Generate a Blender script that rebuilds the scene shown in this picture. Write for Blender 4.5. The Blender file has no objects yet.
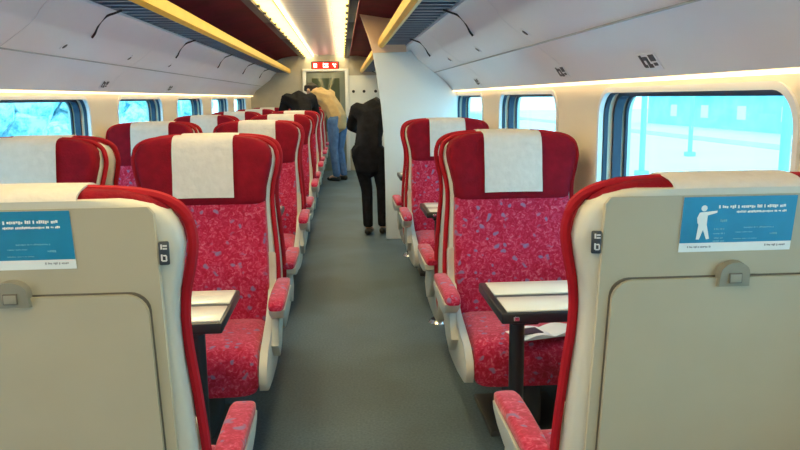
import bpy, bmesh, math, random
from mathutils import Vector, Matrix
random.seed(7)
SC = bpy.context.scene
COL = SC.collection
P = 2.08                       # bay pitch
XC = -0.30                     # centre line of the car
XR, XL = 1.11, -1.71           # window walls
Y0, Y1 = -2.6, 14.5            # ends of the saloon
EYE = 1.38

# ------------------------------------------------------------------ materials
def new_mat(name):
    m = bpy.data.materials.new(name); m.use_nodes = True
    nt = m.node_tree
    return m, nt, nt.nodes['Principled BSDF']
def N(nt, t, **k):
    n = nt.nodes.new(t)
    for a, b in k.items():
        setattr(n, a, b)
    return n
def coords(nt, scale=(1, 1, 1)):
    tc = N(nt, 'ShaderNodeTexCoord'); mp = N(nt, 'ShaderNodeMapping')
    mp.inputs['Scale'].default_value = scale
    nt.links.new(tc.outputs['Object'], mp.inputs['Vector'])
    return mp.outputs['Vector']
def ramp(nt, fac, stops):
    r = N(nt, 'ShaderNodeValToRGB')
    e = r.color_ramp.elements
    while len(e) < len(stops): e.new(0.5)
    for i, (p, c) in enumerate(stops):
        e[i].position = p; e[i].color = (*c, 1)
    nt.links.new(fac, r.inputs['Fac'])
    return r.outputs['Color']
def plain(name, col, rough=0.5, metal=0.0, var=0.06, scale=6.0, bump=0.0, bscale=60, spec=0.5):
    m, nt, b = new_mat(name)
    v = coords(nt)
    n = N(nt, 'ShaderNodeTexNoise'); n.inputs['Scale'].default_value = scale; n.inputs['Detail'].default_value = 4
    nt.links.new(v, n.inputs['Vector'])
    lo = tuple(c * (1 - var) for c in col); hi = tuple(min(1, c * (1 + var)) for c in col)
    nt.links.new(ramp(nt, n.outputs['Fac'], [(0.3, lo), (0.7, hi)]), b.inputs['Base Color'])
    b.inputs['Roughness'].default_value = rough; b.inputs['Metallic'].default_value = metal
    b.inputs['Specular IOR Level'].default_value = spec
    if bump:
        n2 = N(nt, 'ShaderNodeTexNoise'); n2.inputs['Scale'].default_value = bscale; n2.inputs['Detail'].default_value = 3
        nt.links.new(v, n2.inputs['Vector'])
        bp = N(nt, 'ShaderNodeBump'); bp.inputs['Strength'].default_value = bump; bp.inputs['Distance'].default_value = 0.01
        nt.links.new(n2.outputs['Fac'], bp.inputs['Height']); nt.links.new(bp.outputs['Normal'], b.inputs['Normal'])
    return m
def emit(name, col, strength):
    m, nt, b = new_mat(name)
    b.inputs['Base Color'].default_value = (*col, 1)
    b.inputs['Emission Color'].default_value = (*col, 1)
    b.inputs['Emission Strength'].default_value = strength
    return m

def fabric_pattern():
    m, nt, b = new_mat('patterned_moquette')
    v = coords(nt)
    nz = N(nt, 'ShaderNodeTexNoise'); nz.inputs['Scale'].default_value = 14; nz.inputs['Detail'].default_value = 2
    nt.links.new(v, nz.inputs['Vector'])
    mx = N(nt, 'ShaderNodeMixRGB'); mx.inputs['Fac'].default_value = 0.07
    nt.links.new(v, mx.inputs['Color1']); nt.links.new(nz.outputs['Color'], mx.inputs['Color2'])
    vo = N(nt, 'ShaderNodeTexVoronoi', feature='DISTANCE_TO_EDGE'); vo.inputs['Scale'].default_value = 46
    nt.links.new(mx.outputs['Color'], vo.inputs['Vector'])
    vc = N(nt, 'ShaderNodeTexVoronoi'); vc.inputs['Scale'].default_value = 26
    nt.links.new(mx.outputs['Color'], vc.inputs['Vector'])
    nm = N(nt, 'ShaderNodeTexNoise'); nm.inputs['Scale'].default_value = 48; nm.inputs['Detail'].default_value = 3; nm.inputs['Distortion'].default_value = 1.6
    nt.links.new(v, nm.inputs['Vector'])
    b1 = ramp(nt, nm.outputs['Fac'], [(0.34, (0.42, 0.006, 0.035)), (0.5, (0.52, 0.018, 0.070)), (0.60, (0.60, 0.055, 0.12)), (0.70, (0.66, 0.15, 0.22))])
    b2 = ramp(nt, vo.outputs['Distance'], [(0.0, (1.0, 0.9, 0.95)), (0.05, (0.86, 0.72, 0.8)), (0.25, (0.80, 0.6, 0.7))])
    bm_ = N(nt, 'ShaderNodeMixRGB', blend_type='MULTIPLY'); bm_.inputs['Fac'].default_value = 0.6
    nt.links.new(b1, bm_.inputs['Color1']); nt.links.new(b2, bm_.inputs['Color2']); base = bm_.outputs['Color']
    fleck = ramp(nt, vc.outputs['Distance'], [(0.18, (1, 1, 1)), (0.30, (0, 0, 0))])
    n3 = N(nt, 'ShaderNodeTexNoise'); n3.inputs['Scale'].default_value = 9
    nt.links.new(v, n3.inputs['Vector'])
    sel = ramp(nt, n3.outputs['Fac'], [(0.38, (0, 0, 0)), (0.46, (1, 1, 1))])
    mul = N(nt, 'ShaderNodeMixRGB', blend_type='MULTIPLY'); mul.inputs['Fac'].default_value = 1
    nt.links.new(fleck, mul.inputs['Color1']); nt.links.new(sel, mul.inputs['Color2'])
    mm = N(nt, 'ShaderNodeMixRGB'); mm.inputs['Color2'].default_value = (0.26, 0.14, 0.27, 1)
    nt.links.new(mul.outputs['Color'], mm.inputs['Fac']); nt.links.new(base, mm.inputs['Color1'])
    nt.links.new(mm.outputs['Color'], b.inputs['Base Color'])
    b.inputs['Roughness'].default_value = 0.9
    b.inputs['Sheen Weight'].default_value = 0.25
    b.inputs['Specular IOR Level'].default_value = 0.2
    return m

M = {}
M['pattern'] = fabric_pattern()
M['red'] = plain('plain_red_velour', (0.235, 0.003, 0.014), 0.85, var=0.15, scale=20, bump=0.3, bscale=120, spec=0.2)
M['piping'] = plain('red_piping', (0.40, 0.006, 0.018), 0.7, spec=0.25)
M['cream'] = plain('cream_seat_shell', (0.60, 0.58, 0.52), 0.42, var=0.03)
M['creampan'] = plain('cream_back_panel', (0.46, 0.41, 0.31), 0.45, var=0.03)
M['seal'] = plain('dark_seal', (0.12, 0.10, 0.08), 0.6)
M['latch'] = plain('olive_latch_plastic', (0.27, 0.25, 0.20), 0.5)
M['cloth'] = plain('white_headrest_cloth', (0.68, 0.64, 0.62), 0.9, var=0.05, scale=30, bump=0.4, bscale=40, spec=0.1)
M['dark'] = plain('black_painted_metal', (0.02, 0.022, 0.028), 0.4)
M['base'] = plain('dark_seat_pedestal', (0.05, 0.055, 0.06), 0.5)
M['chrome'] = plain('chrome_foot', (0.75, 0.77, 0.8), 0.2, metal=1)
M['leaf'] = plain('pale_table_laminate', (0.80, 0.79, 0.74), 0.12, var=0.03)
M['tedge'] = plain('black_table_edge', (0.015, 0.02, 0.03), 0.3)
M['wall'] = plain('cream_wall_panel', (0.84, 0.76, 0.62), 0.55, var=0.03, scale=2)
M['panel'] = plain('grey_white_ceiling_panel', (0.78, 0.79, 0.87), 0.33, var=0.02, scale=2)
M['part'] = plain('white_partition_panel', (0.80, 0.84, 0.86), 0.45, var=0.02, scale=2)
M['peach'] = plain('partition_top_lamp_tint', (0.85, 0.60, 0.42), 0.5, var=0.05)  # peach tone is the warm lamp light, put into the panel's base colour
M['maroon'] = plain('dark_maroon_ceiling', (0.15, 0.004, 0.02), 0.65, var=0.25, scale=3, spec=0.15)
M['gold'] = plain('gold_rack_fascia', (0.80, 0.50, 0.055), 0.35, var=0.06, spec=0.4)
M['rackdark'] = plain('navy_rack_floor', (0.012, 0.018, 0.04), 0.4)
M['slat'] = plain('blue_grey_rack_bar', (0.085, 0.115, 0.19), 0.35)
M['gasket'] = plain('dark_blue_window_rubber', (0.015, 0.03, 0.07), 0.4)
M['frame'] = plain('white_window_frame', (0.82, 0.84, 0.86), 0.35, var=0.02)
M['plate'] = plain('dark_number_plate', (0.04, 0.045, 0.06), 0.4)
M['mark'] = plain('pale_plate_marks', (0.62, 0.62, 0.66), 0.5)
M['poster'] = plain('blue_card', (0.012, 0.24, 0.46), 0.35, var=0.12, scale=12)
M['postw'] = plain('white_card_print', (0.85, 0.88, 0.90), 0.5, var=0.03)
M['postg'] = plain('pale_blue_card_print', (0.16, 0.45, 0.62), 0.5, var=0.05)
M['grey'] = plain('grey_card_print', (0.35, 0.36, 0.40), 0.5)
M['black_cloth'] = plain('black_cloth', (0.012, 0.012, 0.016), 0.9, var=0.3, scale=15, bump=0.4, bscale=25, spec=0.15)
M['tan_cloth'] = plain('tan_jacket_cloth', (0.46, 0.33, 0.17), 0.9, var=0.12, scale=12, bump=0.4, bscale=20, spec=0.15)
M['denim'] = plain('blue_denim', (0.09, 0.17, 0.34), 0.9, var=0.2, scale=15, spec=0.15)
M['skin'] = plain('skin', (0.60, 0.36, 0.25), 0.6, var=0.04)
M['hair'] = plain('dark_hair', (0.015, 0.011, 0.009), 0.7, var=0.3, scale=40)
M['shoe'] = plain('black_shoe', (0.02, 0.018, 0.016), 0.45)
M['endwall'] = plain('warm_grey_end_wall', (0.50, 0.47, 0.40), 0.5)
M['doorm'] = plain('grey_green_door', (0.20, 0.22, 0.19), 0.35)
M['doorglass'] = plain('dark_green_door_glass', (0.07, 0.09, 0.06), 0.12)
M['strip'] = emit('ceiling_lamp_diffuser', (1.0, 0.86, 0.50), 7.5)
M['fin'] = plain('yellow_lamp_fins', (0.92, 0.78, 0.34), 0.5)
M['cove'] = emit('cove_lamp', (1.0, 0.70, 0.34), 2.8)
M['led'] = emit('red_display_glow', (1.0, 0.16, 0.10), 2.5)
M['ledw'] = emit('pink_display_glow', (1.0, 0.45, 0.36), 5.0)
M['ledback'] = emit('red_display_backing', (0.55, 0.01, 0.005), 0.7)
M['snow'] = plain('pale_platform', (0.80, 0.88, 0.90), 0.8, var=0.05, scale=0.4)
M['track'] = plain('blue_grey_trackbed', (0.38, 0.56, 0.62), 0.9, var=0.2, scale=1.5)
M['farwall'] = plain('far_blue_building', (0.34, 0.60, 0.68), 0.7, var=0.2, scale=0.8)
M['postm'] = plain('blue_grey_post', (0.30, 0.50, 0.58), 0.6)
M['reader'] = plain('white_magazine_paper', (0.85, 0.83, 0.82), 0.5)

# carpet
m, nt, b = new_mat('blue_grey_carpet')
v = coords(nt)
n = N(nt, 'ShaderNodeTexNoise'); n.inputs['Scale'].default_value = 90; n.inputs['Detail'].default_value = 3
n2 = N(nt, 'ShaderNodeTexNoise'); n2.inputs['Scale'].default_value = 1.6
nt.links.new(v, n.inputs['Vector']); nt.links.new(v, n2.inputs['Vector'])
c1 = ramp(nt, n.outputs['Fac'], [(0.3, (0.066, 0.110, 0.150)), (0.7, (0.110, 0.165, 0.215))])
c2 = ramp(nt, n2.outputs['Fac'], [(0.4, (0.82, 0.80, 0.78)), (0.6, (1, 1, 1))])
mu = N(nt, 'ShaderNodeMixRGB', blend_type='MULTIPLY'); mu.inputs['Fac'].default_value = 1
nt.links.new(c1, mu.inputs['Color1']); nt.links.new(c2, mu.inputs['Color2'])
nt.links.new(mu.outputs['Color'], b.inputs['Base Color']); b.inputs['Roughness'].default_value = 0.6
b.inputs['Specular IOR Level'].default_value = 0.3
M['carpet'] = m

# ceiling of fine cross slats
m, nt, b = new_mat('slatted_ceiling')
v = coords(nt)
sp = N(nt, 'ShaderNodeSeparateXYZ'); nt.links.new(v, sp.inputs['Vector'])
ml = N(nt, 'ShaderNodeMath', operation='MULTIPLY'); ml.inputs[1].default_value = 5.0; nt.links.new(sp.outputs['Y'], ml.inputs[0])
fr = N(nt, 'ShaderNodeMath', operation='FRACT'); nt.links.new(ml.outputs[0], fr.inputs[0])
nt.links.new(ramp(nt, fr.outputs[0], [(0.0, (0.46, 0.38, 0.36)), (0.12, (0.66, 0.58, 0.56)), (0.9, (0.72, 0.64, 0.62)), (1.0, (0.48, 0.40, 0.38))]), b.inputs['Base Color'])
b.inputs['Roughness'].default_value = 0.3
M['ceil'] = m

# glass: thin tinted pane
m, nt, b = new_mat('tinted_window_glass')
nt.nodes.remove(b)
out = nt.nodes['Material Output']
tr = N(nt, 'ShaderNodeBsdfTransparent'); tr.inputs['Color'].default_value = (0.60, 0.93, 1.0, 1)
gl = N(nt, 'ShaderNodeBsdfGlossy'); gl.inputs['Roughness'].default_value = 0.03
mixs = N(nt, 'ShaderNodeMixShader'); mixs.inputs['Fac'].default_value = 0.05
nt.links.new(tr.outputs[0], mixs.inputs[1]); nt.links.new(gl.outputs[0], mixs.inputs[2]); nt.links.new(mixs.outputs[0], out.inputs['Surface'])
M['glass'] = m

# snowy trees material
m, nt, b = new_mat('frosted_bush_leaves')
v = coords(nt)
n = N(nt, 'ShaderNodeTexNoise'); n.inputs['Scale'].default_value = 5.5; n.inputs['Detail'].default_value = 6; n.inputs['Roughness'].default_value = 0.7
nt.links.new(v, n.inputs['Vector'])
nt.links.new(ramp(nt, n.outputs['Fac'], [(0.36, (0.14, 0.38, 0.48)), (0.47, (0.45, 0.70, 0.78)), (0.56, (0.85, 0.93, 0.95))]), b.inputs['Base Color'])
b.inputs['Roughness'].default_value = 0.9
M['frost'] = m

# ------------------------------------------------------------------ mesh helpers
def link(o, parent=None):
    COL.objects.link(o)
    if parent: o.parent = parent
    return o
def obj(name, bm, mat, parent=None, smooth=True, angle=40, **props):
    me = bpy.data.meshes.new(name)
    bmesh.ops.recalc_face_normals(bm, faces=bm.faces[:])
    bm.to_mesh(me); bm.free()
    mats = mat if isinstance(mat, (list, tuple)) else [mat]
    for q in mats: me.materials.append(M[q])
    if smooth:
        for p in me.polygons: p.use_smooth = True
        me.set_sharp_from_angle(angle=math.radians(angle))
    o = bpy.data.objects.new(name, me)
    for k, v_ in props.items(): o[k] = v_
    return link(o, parent)
def B(): return bmesh.new()
def box(bm, c, s, bev=0.0, seg=2, rot=None, mi=0):
    r = bmesh.ops.create_cube(bm, size=1.0)
    vs = r['verts']
    mt = Matrix.Translation(Vector(c)) @ (rot.to_4x4() if rot else Matrix()) @ Matrix.Diagonal((*s, 1))
    bmesh.ops.transform(bm, matrix=mt, verts=vs)
    fs = {f for v_ in vs for f in v_.link_faces}
    if bev > 0:
        es = list({e for v_ in vs for e in v_.link_edges})
        r2 = bmesh.ops.bevel(bm, geom=es, offset=min(bev, min(s) * 0.49), segments=seg, affect='EDGES', profile=0.5)
        fs |= set(r2['faces'])
    for f in fs:
        if f.is_valid: f.material_index = mi
    return bm
def loft(bm, rings, cap=True, closed=True):
    vr = [[bm.verts.new(p) for p in ring] for ring in rings]
    n_ = len(vr[0])
    for a, c in zip(vr, vr[1:]):
        for i in range(n_ if closed else n_ - 1):
            j = (i + 1) % n_
            bm.faces.new((a[i], a[j], c[j], c[i]))
    if cap:
        bm.faces.new(vr[0][::-1]); bm.faces.new(vr[-1])
    return bm
def tube(bm, pts, r, seg=8):
    pts = [Vector(p) for p in pts]
    rings = []
    up = Vector((0, 0, 1))
    for i, p in enumerate(pts):
        t = (pts[min(i + 1, len(pts) - 1)] - pts[max(i - 1, 0)]).normalized()
        ref = up if abs(t.dot(up)) < 0.95 else Vector((0, 1, 0))
        a = t.cross(ref).normalized(); c = t.cross(a).normalized()
        if rings and (a.dot(la) < 0): a, c = -a, -c
        la = a
        rings.append([p + (a * math.cos(k * 2 * math.pi / seg) + c * math.sin(k * 2 * math.pi / seg)) * r for k in range(seg)])
    return loft(bm, rings)
def prism(bm, prof, axis, a, b_, bev=0.0):
    """profile polygon (u,v) extruded along axis from a to b_; axis x: (y,z); y: (x,z); z: (x,y)"""
    def pt(u, v_, w):
        return {'x': (w, u, v_), 'y': (u, w, v_), 'z': (u, v_, w)}[axis]
    va = [bm.verts.new(pt(u, v_, a)) for u, v_ in prof]
    vb = [bm.verts.new(pt(u, v_, b_)) for u, v_ in prof]
    n_ = len(prof)
    fa = bm.faces.new(va); fb = bm.faces.new(vb[::-1])
    for i in range(n_):
        bm.faces.new((va[i], va[(i + 1) % n_], vb[(i + 1) % n_], vb[i]))
    if bev:
        es = list({e for e in list(fa.edges) + list(fb.edges)})
        bmesh.ops.bevel(bm, geom=es, offset=bev, segments=2, affect='EDGES', profile=0.5)
    return bm
def cyl(bm, c, r, h, seg=16, r2=None):
    r2 = r if r2 is None else r2
    ring = lambda rr, z: [(c[0] + rr * math.cos(2 * math.pi * k / seg), c[1] + rr * math.sin(2 * math.pi * k / seg), z) for k in range(seg)]
    return loft(bm, [ring(r, c[2]), ring(r2, c[2] + h)])
def empty(name, loc, rz=0.0, **props):
    o = bpy.data.objects.new(name, None); o.empty_display_size = 0.1
    o.location = loc; o.rotation_euler = (0, 0, rz)
    for k, v_ in props.items(): o[k] = v_
    return link(o)
def copy_tree(o, parent=None):
    c = o.copy(); COL.objects.link(c)
    if parent: c.parent = parent
    for ch in [x for x in KIDS.get(o.name, [])]:
        copy_tree(ch, c)
    return c
KIDS = {}
def index_kids():
    KIDS.clear()
    for x in bpy.data.objects:
        if x.parent: KIDS.setdefault(x.parent.name, []).append(x)
def smooth_path(pts, n_=6):
    out = []
    for i in range(len(pts) - 1):
        p0 = Vector(pts[max(i - 1, 0)]); p1 = Vector(pts[i]); p2 = Vector(pts[i + 1]); p3 = Vector(pts[min(i + 2, len(pts) - 1)])
        for k in range(n_):
            t = k / n_
            out.append(0.5 * ((2 * p1) + (-p0 + p2) * t + (2 * p0 - 5 * p1 + 4 * p2 - p3) * t * t + (-p0 + 3 * p1 - 3 * p2 + p3) * t ** 3))
    out.append(Vector(pts[-1]))
    return out

# ------------------------------------------------------------------ the seat (faces -Y, back towards +Y)
LEAN = 0.13
def lean(z): return -LEAN * (1.2 - z)
def interp(tab, z):
    if z <= tab[0][0]: return tab[0][1]
    for (a, va), (c, vc) in zip(tab, tab[1:]):
        if z <= c:
            t = (z - a) / (c - a); return va + (vc - va) * t
    return tab[-1][1]
RIM = [(0.30, 0.280), (0.45, 0.296), (0.62, 0.302), (0.78, 0.294), (0.92, 0.283), (1.0, 0.287), (1.06, 0.301), (1.11, 0.310), (1.145, 0.307),
       (1.174, 0.296), (1.194, 0.272), (1.206, 0.238), (1.213, 0.19), (1.216, 0.14)]
def oval(z, hw, y0, y1, wing=0.0, n_=36, px=0.35, py=0.55, dz=0.0):
    out = []
    mid, hd = (y0 + y1) / 2, (y1 - y0) / 2
    for k in range(n_):
        t = 2 * math.pi * k / n_
        c, s = math.cos(t), math.sin(t)
        x = hw * math.copysign(abs(c) ** px, c)
        y = mid + hd * math.copysign(abs(s) ** py, s)
        if s < 0: y -= wing * abs(x / max(hw, 1e-4)) ** 3
        out.append((x, y + lean(z), z + dz))
    return out
def plate_outline(hw_scale, off, ztop, zbot, y, side=None):
    pass

def number_marks(bm, x, y, z, s=1.0, depth=0.002, sgn=1):
    """two small picture signs and a numeral of bars on a dark plate"""
    for dx, dz, w, h in [(-0.004, 0.014, 0.003, 0.010), (0.003, 0.016, 0.008, 0.003), (0.003, 0.010, 0.008, 0.003), (-0.004, -0.008, 0.003, 0.013),
                         (0.002, -0.004, 0.006, 0.0025), (0.005, -0.010, 0.0025, 0.010), (0.001, -0.015, 0.008, 0.0025)]:
        box(bm, (x + sgn * dx * s, y, z + dz * s), (w * s, depth, h * s))

def make_seat():
    root = empty('passenger_seat', (0, 0, 0))
    # backrest: patterned lower cushion
    bm = B(); rings = []
    tab = [(0.40, 0.258), (0.55, 0.268), (0.75, 0.264), (0.93, 0.258), (1.0, 0.258)]
    for i in range(15):
        z = 0.38 + 0.60 * i / 14
        sh = 1.0 if 0 < i < 14 else 0.93
        lum = 0.028 * math.exp(-((z - 0.62) / 0.13) ** 2)
        rings.append(oval(z, interp(tab, z) * sh, -0.012 - lum + (0 if 0 < i < 14 else 0.012), 0.075, wing=0.022))
    loft(bm, rings); obj('backrest', bm, 'pattern', root, label='patterned pink and red backrest cushion')
    # headrest: plain red, winged
    bm = B(); rings = []
    for z, hw, sh in [(0.925, 0.240, 0.02), (0.935, 0.256, 0.006), (0.96, 0.259, 0), (1.0, 0.262, 0), (1.05, 0.274, 0), (1.10, 0.286, 0), (1.135, 0.289, 0), (1.165, 0.283, 0.002),
                      (1.190, 0.266, 0.006), (1.206, 0.238, 0.012), (1.216, 0.20, 0.022), (1.221, 0.14, 0.036)]:
        w = 0.022 + 0.016 * min(1, max(0, (z - 0.93) / 0.08)) * (1 - 0.5 * max(0, (z - 1.12) / 0.1))
        rings.append(oval(z, hw, -0.022 + sh, 0.108 - sh, wing=w, py=0.6))
    loft(bm, rings); obj('headrest', bm, 'red', root, angle=60, label='plain dark red winged headrest')
    # white cover over the headrest
    bm = B(); cw = 0.128
    path = [(-0.030, 0.965), (-0.031, 1.0), (-0.031, 1.06), (-0.031, 1.12), (-0.030, 1.17), (-0.024, 1.20), (-0.010, 1.219), (0.02, 1.2285), (0.06, 1.2285), (0.090, 1.224), (0.108, 1.218), (0.119, 1.211), (0.1235, 1.205)]
    nx = 10; top, bot = [], []
    rnd = random.Random(3)
    for (y, z) in path:
        wv = [cw * (2 * i / nx - 1) * (1 + 0.004 * math.sin(z * 40)) for i in range(nx + 1)]
        dz = lambda x: -0.001 * (x / cw) ** 2
        # wings curve forward slightly, cloth follows
        yy = [y + lean(z) - 0.004 - (0.004 * abs(x / cw) ** 2 if y < 0 else 0) + rnd.uniform(-0.0007, 0.0007) for x in wv]
        top.append([(x, q, z + dz(x)) for x, q in zip(wv, yy)])
    for i, (y, z) in enumerate(path):
        a = Vector((0, path[max(i - 1, 0)][0], path[max(i - 1, 0)][1])); c = Vector((0, path[min(i + 1, len(path) - 1)][0], path[min(i + 1, len(path) - 1)][1]))
        t = (c - a).normalized(); nrm = Vector((0, -t.z, t.y))
        bot.append([tuple(Vector(p) - nrm * 0.004) for p in top[i]])
    rings = [t_ + b_[::-1] for t_, b_ in zip(top, bot)]
    loft(bm, rings); obj('headrest_cover', bm, 'cloth', root, angle=50, label='white cloth headrest cover')
    # cream shell behind the cushions
    bm = B(); rings = []
    for z, k in [(0.30, 0.95), (0.36, 0.965), (0.45, 0.965), (0.62, 0.965), (0.78, 0.965), (0.88, 0.965), (0.96, 0.965), (1.02, 0.965), (1.07, 0.965), (1.11, 0.965), (1.14, 0.96), (1.16, 0.955), (1.178, 0.945), (1.193, 0.92), (1.203, 0.88), (1.206, 0.82)]:
        rings.append(oval(z, interp(RIM, z) * k, 0.022, 0.12, px=0.3, py=0.4))
    loft(bm, rings); shell = obj('back_shell', bm, 'cream', root, angle=50)
    # raised centre panel of the shell
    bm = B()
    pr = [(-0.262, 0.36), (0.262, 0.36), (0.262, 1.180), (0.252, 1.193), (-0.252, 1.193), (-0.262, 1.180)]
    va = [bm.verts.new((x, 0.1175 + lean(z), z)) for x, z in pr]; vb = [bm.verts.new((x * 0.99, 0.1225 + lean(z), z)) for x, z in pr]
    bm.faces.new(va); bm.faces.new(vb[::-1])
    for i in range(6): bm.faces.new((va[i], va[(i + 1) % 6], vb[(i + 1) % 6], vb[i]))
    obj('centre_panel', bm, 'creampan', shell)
    # tray table folded up on the back
    def tray(bm, hw, z0, z1, ya, yb, r=0.04):
        pts = [(-hw, z0), (hw, z0)]
        for k in range(7):
            a = math.pi / 2 * k / 6; pts.append((hw - r + r * math.cos(a), z1 - r + r * math.sin(a)))
        for k in range(7):
            a = math.pi / 2 + math.pi / 2 * k / 6; pts.append((-hw + r + r * math.cos(a), z1 - r + r * math.sin(a)))
        va = [bm.verts.new((x, ya + lean(z), z)) for x, z in pts]; vb = [bm.verts.new((x * 0.995, yb + lean(z), z)) for x, z in pts]
        bm.faces.new(va); bm.faces.new(vb[::-1])
        for i in range(len(pts)): bm.faces.new((va[i], va[(i + 1) % len(pts)], vb[(i + 1) % len(pts)], vb[i]))
    bm = B(); tray(bm, 0.2405, 0.436, 1.0335, 0.120, 0.1242, 0.036)
    obj('tray_surround', bm, 'seal', root)
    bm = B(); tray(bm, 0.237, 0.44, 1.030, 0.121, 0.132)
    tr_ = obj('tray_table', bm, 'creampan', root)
    bm = B()
    lp = []
    for k in range(13):
        a = math.pi * k / 12; lp.append((0.031 * math.cos(a), 1.040 + 0.024 * math.sin(a)))
    lp += [(-0.033, 1.012), (0.033, 1.012)]
    va = [(x, z) for x, z in lp]
    vA = [bm.verts.new((x, 0.120 + lean(z), z)) for x, z in va]; vB = [bm.verts.new((x * 0.93, 0.141 + lean(z), 1.037 + (z - 1.037) * 0.93)) for x, z in va]
    bm.faces.new(vA); bm.faces.new(vB[::-1])
    for i in range(len(va)): bm.faces.new((vA[i], vA[(i + 1) % len(va)], vB[(i + 1) % len(va)], vB[i]))
    box(bm, (0, 0.143 + lean(1.03), 1.031), (0.026, 0.005, 0.020), 0.002, mi=1)
    obj('tray_latch', bm, ['latch', 'seal'], tr_, label='olive grey plastic tray latch')
    # red piping all round the shell
    pts = [(x, 0.047 + lean(z), z) for z, x in RIM]
    path3 = smooth_path(pts, 4) + smooth_path([(-x, y, z) for x, y, z in pts[::-1]], 4)
    bm = B(); tube(bm, path3, 0.0105, 8)
    obj('piping', bm, 'piping', root, label='bright red piping round the shell')
    # number plates on both edges of the back of the shell
    for s in (-1, 1):
        bm = B()
        z = 1.106
        rr = Matrix.Rotation(-s * 0.25, 3, 'Z')
        box(bm, (s * 0.272, 0.1215 + lean(z), z), (0.019, 0.006, 0.044), 0.003, rot=rr)
        bm2 = B(); number_marks(bm2, s * 0.272, 0.126 + lean(z), z, 0.9, sgn=-1)
        p_ = obj('number_plate', bm, 'plate', root)
        obj('number_marks', bm2, 'mark', p_)
    # seat cushion
    bm = B(); rings = []
    prof = [(-0.05, 0.29, 0.42), (-0.10, 0.26, 0.438), (-0.20, 0.25, 0.442), (-0.32, 0.25, 0.444), (-0.42, 0.25, 0.447), (-0.49, 0.25, 0.443), (-0.53, 0.25, 0.428), (-0.555, 0.26, 0.40), (-0.562, 0.285, 0.36)]
    for y, z0, z1 in prof:
        ring = []
        for k in range(28):
            t = 2 * math.pi * k / 28; c, s = math.cos(t), math.sin(t)
            x = 0.258 * math.copysign(abs(c) ** 0.3, c)
            z = (z0 + z1) / 2 + (z1 - z0) / 2 * math.copysign(abs(s) ** 0.45, s)
            if s > 0: z += 0.012 * abs(x / 0.258) ** 3
            ring.append((x, y, z))
        rings.append(ring)
    loft(bm, rings); obj('seat_cushion', bm, 'pattern', root, angle=50, label='patterned pink and red seat cushion')
    # side shells
    for s in (-1, 1):
        prof = [(-0.052, 0.72), (-0.062, 0.66), (-0.09, 0.585), (-0.15, 0.53), (-0.26, 0.475), (-0.40, 0.44), (-0.50, 0.415), (-0.56, 0.375), (-0.575, 0.325), (-0.56, 0.285),
                (-0.50, 0.262), (-0.36, 0.248), (-0.20, 0.245), (-0.10, 0.25), (-0.06, 0.28), (-0.035, 0.36), (-0.024, 0.55), (-0.020, 0.66), (-0.030, 0.715)]
        bm = B()
        lo = []
        for xk, off in ((0.262, 0.0), (0.288, 0.0), (0.293, 0.006)):
            cy = sum(p[0] for p in prof) / len(prof); cz = sum(p[1] for p in prof) / len(prof)
            lo.append([(s * xk, y + (0.004 if y < cy else -0.004) * (off > 0), z + (0.006 if z < cz else -0.006) * (off > 0)) for y, z in prof])
        loft(bm, lo); sh = obj('side_shell', bm, 'cream', root, angle=50, label='cream moulded side shell')
        # armrest
        bm = B()
        prof = [(-0.04, 0.565), (-0.04, 0.54), (-0.12, 0.515), (-0.20, 0.50), (-0.30, 0.495), (-0.38, 0.515), (-0.43, 0.543), (-0.44, 0.565)]
        lo = []
        for xk, q in ((0.294, 0.8), (0.299, 1.0), (0.350, 1.0), (0.356, 0.8)):
            lo.append([(s * xk, y * (1 if q == 1 else 0.99), 0.565 - (0.565 - z) * q) for y, z in prof])
        loft(bm, lo)
        prism(bm, [(-0.08, 0.54), (-0.30, 0.515), (-0.33, 0.45), (-0.38, 0.40), (-0.30, 0.33), (-0.20, 0.36), (-0.12, 0.44)], 'x', s * 0.290, s * 0.322, 0.006)
        ar = obj('armrest', bm, 'cream', root, angle=50, label='cream armrest bracket')
        bm = B(); rings = []
        for y, w, z0, z1 in [(-0.02, 0.024, 0.565, 0.590), (-0.04, 0.030, 0.565, 0.601), (-0.15, 0.032, 0.565, 0.606), (-0.28, 0.033, 0.565, 0.607), (-0.39, 0.033, 0.563, 0.603), (-0.43, 0.031, 0.561, 0.595), (-0.448, 0.025, 0.563, 0.582)]:
            ring = []
            for k in range(20):
                t = 2 * math.pi * k / 20; c, sn = math.cos(t), math.sin(t)
                ring.append((s * 0.323 + w * math.copysign(abs(c) ** 0.5, c), y, (z0 + z1) / 2 + (z1 - z0) / 2 * math.copysign(abs(sn) ** 0.6, sn)))
            rings.append(ring)
        loft(bm, rings); obj('armrest_pad', bm, 'pattern', ar, angle=60, label='patterned armrest pad')
    # pedestal
    bm = B()
    box(bm, (0, -0.25, 0.135), (0.10, 0.34, 0.26), 0.02)
    box(bm, (0, -0.25, 0.015), (0.34, 0.40, 0.028), 0.008)
    box(bm, (0, -0.25, 0.255), (0.46, 0.46, 0.03), 0.01)
    obj('pedestal', bm, 'base', root, label='dark metal pedestal')
    return root

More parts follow.
